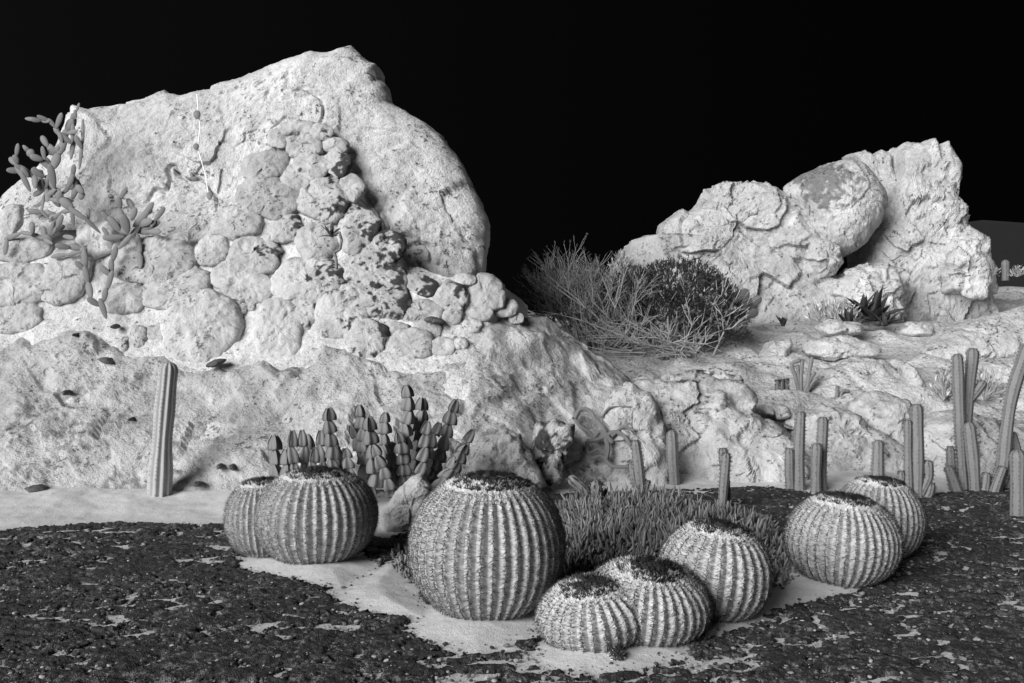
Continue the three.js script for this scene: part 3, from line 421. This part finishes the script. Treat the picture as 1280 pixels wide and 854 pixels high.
columnPlant([[[[1240, 612], [1252, 590], [1258, 540], [1266, 490], [1283, 438]], 7], [[[1243, 610, -0.08], [1253, 588, -0.08]], 5], [[[1230, 610], [1233, 596]], 5], [[[1262, 608, 0.1], [1272, 570, 0.1], [1266, 546, 0.1]], 5]], 7.6, 'leaning column cactus curving away from the tallest clump');
columnPlant([[[[1272, 646], [1272, 572]], 8]], 6.5, 'stout short column cactus standing before the leaning one');
columnPlant([[[[1257, 345], [1257, 330]], 4.2]], 20, 'distant column cactus tip on the pale mound before the dark hill', { spine: 0.03 });
columnPlant([[[[742, 630], [729, 612], [717, 601]], 7], [[[746, 632], [745, 608]], 8]], 6.75, 'two stubby bristling cactus stems rising from the finger stems', { name: 'bristly_cactus', spine: 0.05, ns: 6, group: 'small cacti' });
columnPlant([[[[1000, 486], [994, 470], [990, 455], [999, 451]], 2.2], [[[1001, 486], [1003, 452]], 2.4], [[[1009, 486], [1012, 465], [1015, 448]], 2.2], [[[1005, 486], [1014, 472], [1018, 467]], 2.2], [[[1008, 486], [1016, 478], [1021, 474]], 2], [[[998, 484], [997, 458]], 1.8]], 10.0, 'pale clump of thin finger stems on the rock shelf', { name: 'finger_cactus', spine: 0.008, ns: 2, group: 'small cacti' });
columnPlant([[[[973, 487], [972, 477]], 2], [[[978, 487], [978, 477]], 2], [[[983, 487], [983, 476]], 2]], 9.9, 'three tiny dark tipped cactus fingers on the shelf rim', { name: 'finger_cactus', spine: 0.03, ns: 5, group: 'small cacti' });
columnPlant([[[[1046, 492], [1047, 485]], 2], [[[1050, 492], [1054, 489], [1060, 489]], 1.6]], 9.8, 'tiny bent cactus fingers on the shelf rim above the peaked outcrop', { name: 'finger_cactus', spine: 0.01, ns: 2, group: 'small cacti' });

// ------------------------------------------------------------------ candelabra plant of stacked winged segments
{
  const g = group('candelabra_plant', P(480, 622, 6.55).setY(0.03), 'dense candelabra succulent of stacked winged segments behind the barrels', 'succulent');
  const prof = [[0, 0.34], [0.03, 0.80], [0.08, 1.0], [0.25, 1.0], [0.45, 0.95], [0.65, 0.80], [0.82, 0.60], [0.94, 0.45], [1.0, 0.36]];
  const segGeo = [0, 1].map(top => { const mb = new MB(); const n = 16; for (const [t, w] of prof) for (let k = 0; k < n; k++) { const a = k / n * 6.2832, f = k % 4, q = (f === 0 ? 1 : f === 2 ? 0.42 : 0.55) * w * (top && t > 0.9 ? (1.03 - t) * 8 : 1); mb.v(Math.cos(a) * q, t, Math.sin(a) * q); } for (let j = 0; j < prof.length - 1; j++) for (let k = 0; k < n; k++) { const a = j * n + k, b = j * n + (k + 1) % n; mb.t(a, a + n, b); mb.t(b, a + n, b + n); } const c = mb.v(0, 1.02, 0), l = (prof.length - 1) * n; for (let k = 0; k < n; k++) mb.t(l + k, c, l + (k + 1) % n); return mb.geo(); });
  const edgeGeo = (() => { const mb = new MB(); for (let f = 0; f < 4; f++) { const a = f * Math.PI / 2; for (let j = 1; j < prof.length - 1; j++) { const p = (i) => V(Math.cos(a) * prof[i][1], prof[i][0], Math.sin(a) * prof[i][1]); mb.bar(p(j), p(j + 1), 0.05, 0.05, 1, 3); } } return mb.geo(); })();
  const list = [[342, 544, 352, 640, 4], [365, 538, 372, 640, 4], [377, 538, 388, 640, 4], [384, 543, 398, 640, 4], [400, 538, 404, 640, 4], [411, 510, 420, 622, 5], [442, 529, 466, 612, 4], [449, 506, 458, 610, 5], [461, 520, 470, 610, 4], [481, 515, 480, 612, 5], [511, 481, 504, 612, 6], [528, 497, 520, 610, 5], [534, 526, 520, 612, 4], [548, 527, 526, 612, 4], [570, 499, 540, 610, 5], [592, 537, 556, 600, 3], [467, 556, 488, 612, 3], [490, 552, 488, 615, 3], [504, 562, 500, 615, 3], [571, 572, 545, 612, 2], [499, 540, 508, 608, 4], [431, 560, 440, 612, 3], [452, 556, 470, 618, 3], [520, 550, 512, 612, 4], [556, 550, 532, 612, 4], [476, 545, 480, 606, 3], [420, 555, 425, 620, 3], [540, 572, 524, 618, 3], [583, 556, 560, 600, 3], [496, 580, 488, 622, 2], [392, 560, 396, 630, 3], [357, 562, 362, 640, 3], [516, 520, 508, 610, 4]];
  list.forEach(([tx, ty, bx, by, n], i) => {
    const d = 6.55 + rr(-0.22, 0.22), A = P(bx, by, d), B = P(tx, ty, d + rr(-0.1, 0.1)), st = new THREE.Group(); st.name = 'stem'; st.position.copy(A).sub(g.position); g.add(st); n = Math.max(2, Math.round(n * 1.3));
    const ax = B.clone().sub(A), seg = ax.length() / n, qd = new THREE.Quaternion().setFromUnitVectors(V(0, 1, 0), ax.clone().normalize()), tw = new THREE.Quaternion().setFromAxisAngle(V(0, 1, 0), rr(0, 1.5));
    for (let k = 0; k < n; k++) { const s = rr(0.9, 1.1) * (k === n - 1 ? 0.84 : 1), w = rr(0.050, 0.060) * s, top = k === n - 1 ? 1 : 0, m = mesh('segment', segGeo[top], M.euph, st); m.position.copy(ax).multiplyScalar(k / n); m.quaternion.copy(qd).multiply(tw).multiply(new THREE.Quaternion().setFromAxisAngle(V(rr(-1, 1), 0, rr(-1, 1)).normalize(), rr(0, 0.24))); m.scale.set(w, seg * (top ? 1.0 : 1.12), w); if (top) { const e = mesh('wing_edge', edgeGeo, M.euphEdge, st); e.position.copy(m.position); e.quaternion.copy(m.quaternion); e.scale.copy(m.scale); } }
  });
}

// ------------------------------------------------------------------ mats of finger stems on the ground
function fingers(label, pts, per, h0, h1) {
  const geo = (() => { const mb = new MB(), n = 6, rs = [[0, 0.9], [0.3, 1], [0.7, 1], [0.9, 0.75], [0.98, 0.35]]; rs.forEach(([t, r]) => { for (let k = 0; k < n; k++) { const a = k / n * 6.2832; mb.v(Math.cos(a) * r + 0.9 * t * t, t, Math.sin(a) * r); } }); const c = mb.v(0.9, 1, 0); for (let j = 0; j < 4; j++) for (let k = 0; k < n; k++) { const a = j * n + k, b = j * n + (k + 1) % n; mb.t(a, a + n, b); mb.t(b, a + n, b + n); } for (let k = 0; k < n; k++) mb.t(4 * n + k, c, 4 * n + (k + 1) % n); return mb.geo(); })();
  const q = gpoly(pts), list = [], e = new THREE.Euler(), Q = new THREE.Quaternion(); let tries = 0;
  while (list.length < per && tries++ < per * 30) { const x = rr(q.x0, q.x1), z = rr(q.z0, q.z1), s = sdPoly(q, x, z); if (s < 0) continue; const L = rr(h0, h1) * (0.55 + 0.45 * sst(0, 0.2, s)), w = rnd() * 6.28, tl = rr(0.0, 1.2); e.set(Math.cos(w) * tl, rnd() * 6.28, Math.sin(w) * tl, 'XZY'); Q.setFromEuler(e); const r = rr(0.0045, 0.0085), lift = sst(0, 0.22, s) * 0.07 * rnd(); list.push(new THREE.Matrix4().compose(V(x, lift, z), Q, V(r, L, r))); }
  const m = new THREE.InstancedMesh(geo, M.finger, list.length); m.name = 'finger_stems'; m.castShadow = m.receiveShadow = true; list.forEach((t, i) => { m.setMatrixAt(i, t); m.setColorAt(i, grey(rr(0.35, 1.5))); });
  add(m, label, 'succulent'); m.userData.kind = 'stuff'; return m;
}
fingers('dense mat of dark finger stems between the barrel cacti', [[690, 640], [720, 632], [800, 628], [860, 636], [905, 652], [960, 655], [985, 690], [975, 725], [930, 735], [850, 720], [760, 715], [700, 740], [680, 700]], 5600, 0.05, 0.15);
fingers('sparse finger stems spilling onto sand beside the twin barrels', [[955, 700], [985, 690], [1000, 705], [995, 735], [965, 742], [950, 725]], 150, 0.05, 0.11);
fingers('thin patch of finger stems against the largest barrel cactus', [[490, 690], [510, 685], [520, 720], [508, 735], [492, 715]], 110, 0.05, 0.1);

// ------------------------------------------------------------------ prickly pears
const padGeo = (() => { const g = new THREE.SphereGeometry(0.5, 12, 9); const p = g.attributes.position; for (let i = 0; i < p.count; i++) { const y = p.getY(i); p.setX(i, p.getX(i) * (1 + 0.35 * y)); p.setY(i, y + 0.5); } g.setAttribute('color', new THREE.Float32BufferAttribute(new Array(p.count * 3).fill(1), 3)); g.computeVertexNormals(); return g; })();
function pads(g, list, depth, m = M.pad) {                    // each pad: foot x, y, heading in degrees up from +x, length, width (pixels)
  for (const [x, y, a, l, w] of list) { const d = depth(x, y), o = mesh('pad', padGeo, m, g), k = d / F; o.position.copy(P(x, y, d)).sub(g.position); o.rotation.set(rr(-0.25, 0.35), 0, (a - 90) * Math.PI / 180, 'ZXY'); o.scale.set(w * 1.02 * k, l * 1.12 * k, Math.min(w * k * 0.34, 0.035)); }
}
const chain = (pts, w, lmax = 15) => { const out = []; for (let i = 0; i < pts.length - 1; i++) { const [ax, ay] = pts[i], [bx, by] = pts[i + 1], L = Math.hypot(bx - ax, by - ay), n = Math.max(1, Math.round(L / lmax)); for (let k = 0; k < n; k++) out.push([lerp(ax, bx, k / n), lerp(ay, by, k / n), Math.atan2(ay - by, bx - ax) * 180 / Math.PI + rr(-7, 7), L / n * 1.15, w * rr(0.85, 1.2)]); } return out; };
{
  const g = group('prickly_pear', P(128, 400, 8.2), 'sprawling prickly pear with chains of narrow pads climbing the stone pile', 'cactus');
  const list = [...chain([[133, 399], [129, 378], [133, 364], [139, 344], [140, 328], [147, 312], [162, 298]], 7), ...chain([[125, 383], [114, 374], [110, 356], [107, 338], [107, 318], [103, 311], [74, 309]], 8), ...chain([[103, 314], [68, 322]], 5), ...chain([[66, 305], [56, 299], [40, 293], [27, 291], [8, 299]], 6), ...chain([[40, 293], [42, 284]], 4), ...chain([[126, 292], [108, 275], [92, 262], [78, 264], [62, 275]], 6, 18), ...chain([[92, 284], [93, 263]], 6), ...chain([[62, 275], [52, 266], [51, 248]], 4), ...chain([[66, 306], [60, 296], [70, 288], [78, 283]], 7, 12), ...chain([[78, 295], [92, 297]], 6),
    ...chain([[92, 262], [80, 250], [68, 236], [66, 212], [72, 196], [78, 178], [82, 165], [90, 152]], 10, 17), ...chain([[68, 236], [56, 222], [44, 214]], 8), ...chain([[66, 212], [54, 200], [42, 196], [36, 190]], 9, 13), ...chain([[72, 196], [60, 184], [54, 172]], 9, 13), ...chain([[78, 178], [70, 160], [62, 152], [42, 150]], 6, 12), ...chain([[90, 250], [98, 235], [92, 222]], 8, 14), ...chain([[100, 250], [104, 242], [92, 224]], 8, 12), ...chain([[99, 212], [103, 184], [104, 156]], 5, 26), ...chain([[88, 200], [90, 178], [93, 160]], 6, 18), ...chain([[94, 158], [95, 140], [100, 132]], 4, 12), ...chain([[44, 236], [40, 222], [44, 212]], 8, 14), ...chain([[38, 240], [28, 222], [20, 208]], 8, 14), ...chain([[36, 222], [22, 205], [20, 196]], 7, 12), ...chain([[56, 240], [72, 256], [76, 242]], 7, 14), ...chain([[62, 218], [58, 236], [60, 250]], 8, 14), ...chain([[52, 212], [50, 236]], 8, 14), ...chain([[84, 236], [96, 210]], 7, 16), ...chain([[82, 186], [66, 192]], 9, 14),
    ...[[160, 292, 100, 22, 12], [166, 284, 45, 26, 9], [152, 278, 110, 18, 11], [168, 282, 12, 24, 10], [158, 284, 165, 22, 9], [160, 292, 150, 24, 9], [168, 288, -5, 20, 9], [178, 287, 25, 22, 9], [150, 262, 95, 14, 9], [178, 268, 30, 12, 8], [156, 296, 185, 24, 8], [150, 300, 170, 20, 8], [170, 290, -80, 16, 8], [174, 300, -88, 18, 7], [175, 318, -88, 9, 8], [150, 288, 130, 20, 9], [188, 284, 60, 10, 6], [164, 276, 70, 16, 8]]];
  for (const [x, y, a, l, w] of list.slice()) if (x < 200 && rnd() < (y < 310 ? 0.55 : 0.15)) { const q = a * Math.PI / 180, b = a + rr(-70, 70); list.push([x + Math.cos(q) * l * 0.8, y - Math.sin(q) * l * 0.8, b, rr(13, 21), rr(5, 8)]); }
  pads(g, list, (x, y) => Math.min(D(x, y) - 0.16, y < 290 ? 8.72 : 9) + rr(-0.04, 0.04));
}
{
  const g = group('hanging_stem', P(246, 118, 8.9), 'thin pale stem hanging down the tall slab with three dark pads', 'plant');
  const mb = new MB(), q = [[246, 118], [248, 140], [250, 158], [247, 186], [256, 215], [261, 246]].map(([x, y]) => P(x, y, 8.84).sub(g.position)); for (let i = 0; i < q.length - 1; i++) mb.bar(q[i], q[i + 1], 0.005, 0.005, 2.6); mesh('stem', mb.geo(), M.twig, g);
  pads(g, [[247, 149, 100, 10, 9], [246, 188, 100, 8, 7], [262, 250, 95, 10, 8]], () => 8.82, M.pad);
}
{ const g = group('prickly_pear', P(928, 396, 12.6), 'small prickly pear with round pads beside the shrub', 'cactus'); pads(g, [[928, 398, 95, 20, 14], [920, 384, 80, 18, 13], [928, 382, 85, 20, 14], [936, 388, 60, 16, 12], [944, 382, 75, 12, 12], [934, 396, 30, 14, 11]], () => 12.6 + rr(-0.1, 0.1)); }

// ------------------------------------------------------------------ leafy rosettes
const bladeGeo = (() => { const mb = new MB(), rs = [[0, 0.7, 0], [0.3, 1, 0.05], [0.6, 0.8, 0.18], [0.85, 0.4, 0.36], [1, 0.03, 0.5]]; for (const [t, w, b] of rs) { mb.v(-w * 0.5, t, b * 0.5); mb.v(0, t, b * 0.5 - 0.14 * w); mb.v(w * 0.5, t, b * 0.5); mb.v(0, t, b * 0.5 + 0.05 * w - 0.1 * w); } for (let j = 0; j < 4; j++) for (let k = 0; k < 4; k++) { const a = j * 4 + k, b = j * 4 + (k + 1) % 4; mb.t(a, b, a + 4); mb.t(b, b + 4, a + 4); } return mb.geo(); })();
function rosette(px, py, d, n, len, wid, spread, m, label, name = 'agave') {
  const g = group(name, P(px, py, d), label, 'plant');
  for (let i = 0; i < n; i++) { const o = mesh('leaf', bladeGeo, m, g), L = len * rr(0.75, 1.15); o.rotation.set(rr(0.15, spread), i * 2.399 + rr(-0.3, 0.3), 0, 'YXZ'); o.scale.set(wid * rr(0.85, 1.15), L, L * 0.6); }
  return g;
}
rosette(1092, 402, 12.5, 16, 0.45, 0.15, 1.25, M.darkLeaf, 'dark broad leaved agave rooted on the slope below the crag');
rosette(1106, 408, 12.3, 12, 0.26, 0.09, 1.35, M.darkLeaf, 'squat dark agave pressed against the broad leaved one');
rosette(1078, 392, 12.7, 10, 0.30, 0.09, 1.2, M.darkLeaf, 'upright dark agave half hidden in the pale shrub');
rosette(1062, 410, 12.2, 12, 0.30, 0.08, 1.4, M.darkLeaf, 'lower dark agave with narrow leaves lying on the slope');
rosette(979, 408, 12.3, 7, 0.17, 0.06, 0.7, M.darkLeaf, 'lone small dark agave on the shelf below the crag');
{ const g = rosette(414, 296, 8.22, 9, 0.14, 0.035, 1.5, M.darkLeaf, 'small dark aloe with a bent hanging stem among the piled stones', 'aloe'); const mb = new MB(), q = [[421, 336], [420, 322], [417, 316], [425, 312], [427, 300], [424, 290], [414, 296]].map(([x, y]) => P(x, y, 8.16 + (336 - y) * 0.0012).sub(g.position)); for (let i = 0; i < q.length - 1; i++) mb.bar(q[i], q[i + 1], 0.013, 0.013, 1, 6); mesh('stem', mb.geo(), M.pad, g); }

// ------------------------------------------------------------------ shrubs
function grow(mb, tips, p, dir, len, r, lev, o) {
  let a = p.clone(), dcur = dir.clone(); const n = 3;
  for (let i = 0; i < n; i++) { dcur.add(V(rr(-1, 1), rr(-1, 1) + o.up, rr(-1, 1)).multiplyScalar(o.wob)).normalize(); const b = a.clone().addScaledVector(dcur, len / n); mb.bar(a, b, r * (1 - i / n * 0.4), r * (1 - (i + 1) / n * 0.4), rr(0.8, 1.2), lev > 2 ? 3 : 5); a = b; if (lev > 0 && i > 0 && lev < o.lev) { const s = dcur.clone().add(V(rr(-1, 1), rr(-0.6, 1), rr(-1, 1)).multiplyScalar(0.9)).normalize(); grow(mb, tips, a, s, len * rr(0.55, 0.8), r * 0.55, lev + 1, o); } }
  if (lev >= o.lev) { tips.push([a, dcur]); return; }
  for (let k = 0; k < 2; k++) grow(mb, tips, a, dcur.clone().add(V(rr(-1, 1), rr(-0.5, 0.9), rr(-1, 1)).multiplyScalar(0.75)).normalize(), len * rr(0.6, 0.88), r * 0.62, lev + 1, o);
}
{
  const g = group('twiggy_shrub', P(735, 442, 11.6), 'bare twiggy grey shrub spreading between the slab and the dark shrub', 'shrub'), mb = new MB(), tips = [];
  for (let k = 0; k < 42; k++) { const w = rr(0.0, 0.98), ex = lerp(622, 830, w), ey = 368 - 34 * Math.sin(w * 3.1) + rr(-6, 60), x = lerp(ex, 750, 0.75) + rr(-12, 12), a = P(x, 440 + rr(-8, 6) - 20 * sst(720, 640, x), 11.5).sub(g.position), b = P(ex, ey, 11.5 + rr(-0.5, 0.5)).sub(g.position), dd = b.clone().sub(a), L = dd.length(); grow(mb, tips, a, dd.normalize(), L * 0.45, 0.016, 1, { lev: 4, wob: 0.16, up: 0.12 }); }
  mesh('branches', mb.geo(), M.twig, g);
  const lf = new MB(); for (const [p, d] of tips) for (let k = 0; k < 2; k++) lf.leaf(p, d.clone().add(V(rr(-0.6, 0.6), rr(-0.3, 0.7), rr(-0.6, 0.6))).normalize(), V(rr(-1, 1), rr(-1, 1), rr(-1, 1)).normalize(), rr(0.03, 0.06), 0.006, rr(1.5, 3.5)); stuff('foliage', lf.geo(), M.leafy, g);
}
{
  const g = group('leafy_shrub', P(845, 452, 11.5), 'dense dark leafy shrub domed against the pale crag', 'shrub'), mb = new MB(), tips = [], lf = new MB();
  for (let k = 0; k < 20; k++) { const ex = rr(760, 925), ey = rr(360, 430), a = P(rr(800, 890), rr(446, 456), 11.5).sub(g.position), b = P(ex, ey, 11.5 + rr(-0.5, 0.5)).sub(g.position), dd = b.clone().sub(a), L = dd.length(); grow(mb, tips, a, dd.normalize(), L * 0.55, 0.018, 2, { lev: 4, wob: 0.15, up: 0.1 }); }
  for (let k = 0; k < 16; k++) { const a = P(rr(780, 880), rr(428, 446), 11.3).sub(g.position), b = P(rr(690, 905), rr(428, 455), 10.9 + rr(-0.1, 0.2)).sub(g.position), dd = b.clone().sub(a), L = dd.length(); grow(mb, tips, a, dd.normalize(), L * 0.5 + 0.12, 0.012, 2, { lev: 4, wob: 0.18, up: 0.1 }); }
  mesh('branches', mb.geo(), M.twig, g);
  const lobes = [[850, 372, 62, 46], [800, 372, 42, 34], [880, 385, 45, 42], [905, 412, 28, 26], [770, 372, 26, 26], [840, 395, 50, 30], [740, 385, 40, 32], [690, 378, 46, 30]];
  lobes.forEach(([cx, cy, rx, ry], li) => { const C = P(cx, cy, 11.5).sub(g.position), k = 11.5 / F, cnt = Math.round(rx * ry * (li > 5 ? 0.16 : 0.44));
    for (let i = 0; i < cnt; i++) { const w = rr(0, 6.2832), u = rr(-0.75, 1), s = Math.sqrt(1 - u * u), n = V(Math.cos(w) * s, u, Math.sin(w) * s), q = rr(0.72, 1.02) + 0.18 * fbm(n.x * 3 + li, n.y * 3, n.z * 3, 2), o = C.clone().add(V(n.x * rx * k * q, n.y * ry * k * q, n.z * rx * k * 0.8 * q)); const ax = n.clone().add(V(rr(-0.5, 0.5), rr(0.2, 1), rr(-0.5, 0.5))).normalize();
      for (let m = 0; m < 6; m++) lf.leaf(o.clone().addScaledVector(ax, m * 0.008), ax.clone().add(V(rr(-0.8, 0.8), rr(-0.3, 0.6), rr(-0.8, 0.8))).normalize(), V(rr(-1, 1), rr(-0.4, 0.4), rr(-1, 1)).normalize(), rr(0.035, 0.06), 0.008, rr(0.5, 1.6)); } });
  stuff('foliage', lf.geo(), M.leafy, g);
}
function tuft(px, py, d, rx, ry, n, m, label, name = 'low_shrub', cat = 'shrub') {
  const g = group(name, P(px, py, d), label, cat), mb = new MB(), k = d / F, st = new MB();
  for (let i = 0; i < n; i++) { const a = rnd() * 6.2832, e = rr(0.1, 1.5), dd = V(Math.cos(a) * Math.cos(e) * rx, Math.sin(e) * ry, Math.sin(a) * Math.cos(e) * rx * 0.7).multiplyScalar(k), L = dd.length(); dd.normalize(); if (i % 4 === 0) st.bar(V(0, 0, 0), dd.clone().multiplyScalar(L * 0.9), 0.006, 0.003, 1, 3); const s = rr(0.5, 1); mb.leaf(dd.clone().multiplyScalar(L * s * 0.9), dd.clone().add(V(rr(-0.7, 0.7), rr(-0.2, 0.7), rr(-0.7, 0.7))).normalize(), V(rr(-1, 1), rr(-1, 1), rr(-1, 1)).normalize(), rr(0.05, 0.10), 0.012, rr(0.6, 1.5)); }
  mesh('stems', st.geo(), M.twig, g); stuff('foliage', mb.geo(), m, g); return g;
}
tuft(1030, 408, 12.6, 28, 36, 420, M.twig, 'grey small leaved shrub beside the broad leaved agave');
tuft(1052, 412, 12.4, 26, 40, 420, M.paleLeaf, 'pale small leaved shrub tangled with the broad leaved agave');
tuft(776, 345, 13.6, 16, 34, 200, M.twig, 'faint grey shrub tucked against the stepped end of the crag');
tuft(1230, 500, 9.7, 30, 42, 220, M.paleLeaf, 'pale spiky tuft between the tallest and the leaning column cactus');
tuft(1180, 500, 9.7, 20, 34, 160, M.paleLeaf, 'faint pale spiky tuft behind the tallest column cactus');
for (const [x, l] of [[1222, 'wispy grass on the pale mound against the crag'], [1240, 'wispy grass on the pale mound beside the distant column cactus'], [1272, 'wispy grass beyond the distant column cactus']]) tuft(x, 346, 19.5, 12, 14, 90, M.twig, l, 'grass_tuft', 'grass');

// ------------------------------------------------------------------ trailing cactus on the outcrop
{
  const dep = (x, y) => 7.90 + (585 - y) * 0.0036, g = group('trailing_cactus', P(765, 590, 7.90), 'grey trailing cactus with looping jointed stems draped over the bank', 'cactus');
  for (const [pts, w] of [[[[718, 524], [726, 512], [738, 514], [744, 524], [752, 532], [758, 545], [764, 552]], 4.2], [[[718, 524], [726, 534], [736, 540], [742, 548]], 3], [[[742, 548], [750, 540], [758, 545]], 4], [[[734, 552], [746, 550], [758, 545], [768, 540], [780, 545], [790, 560]], 3.6], [[[734, 552], [736, 566], [748, 562], [756, 566]], 3.4], [[[738, 574], [752, 570], [764, 582], [776, 584], [792, 582]], 3], [[[752, 522], [762, 510], [788, 509]], 2], [[[764, 546], [780, 534], [792, 538]], 3], [[[756, 545], [760, 560], [758, 572]], 3.6]]) {
    const q = pts.map(([x, y]) => P(x, y, dep(x, y) - 0.03).sub(g.position)), { geo } = stemGeo(q, w / F * 6.4, w / F * 5.6, 6, 0.15); mesh('stem', geo, M.trail, g);
  }
}
renderer.render(scene, camera);
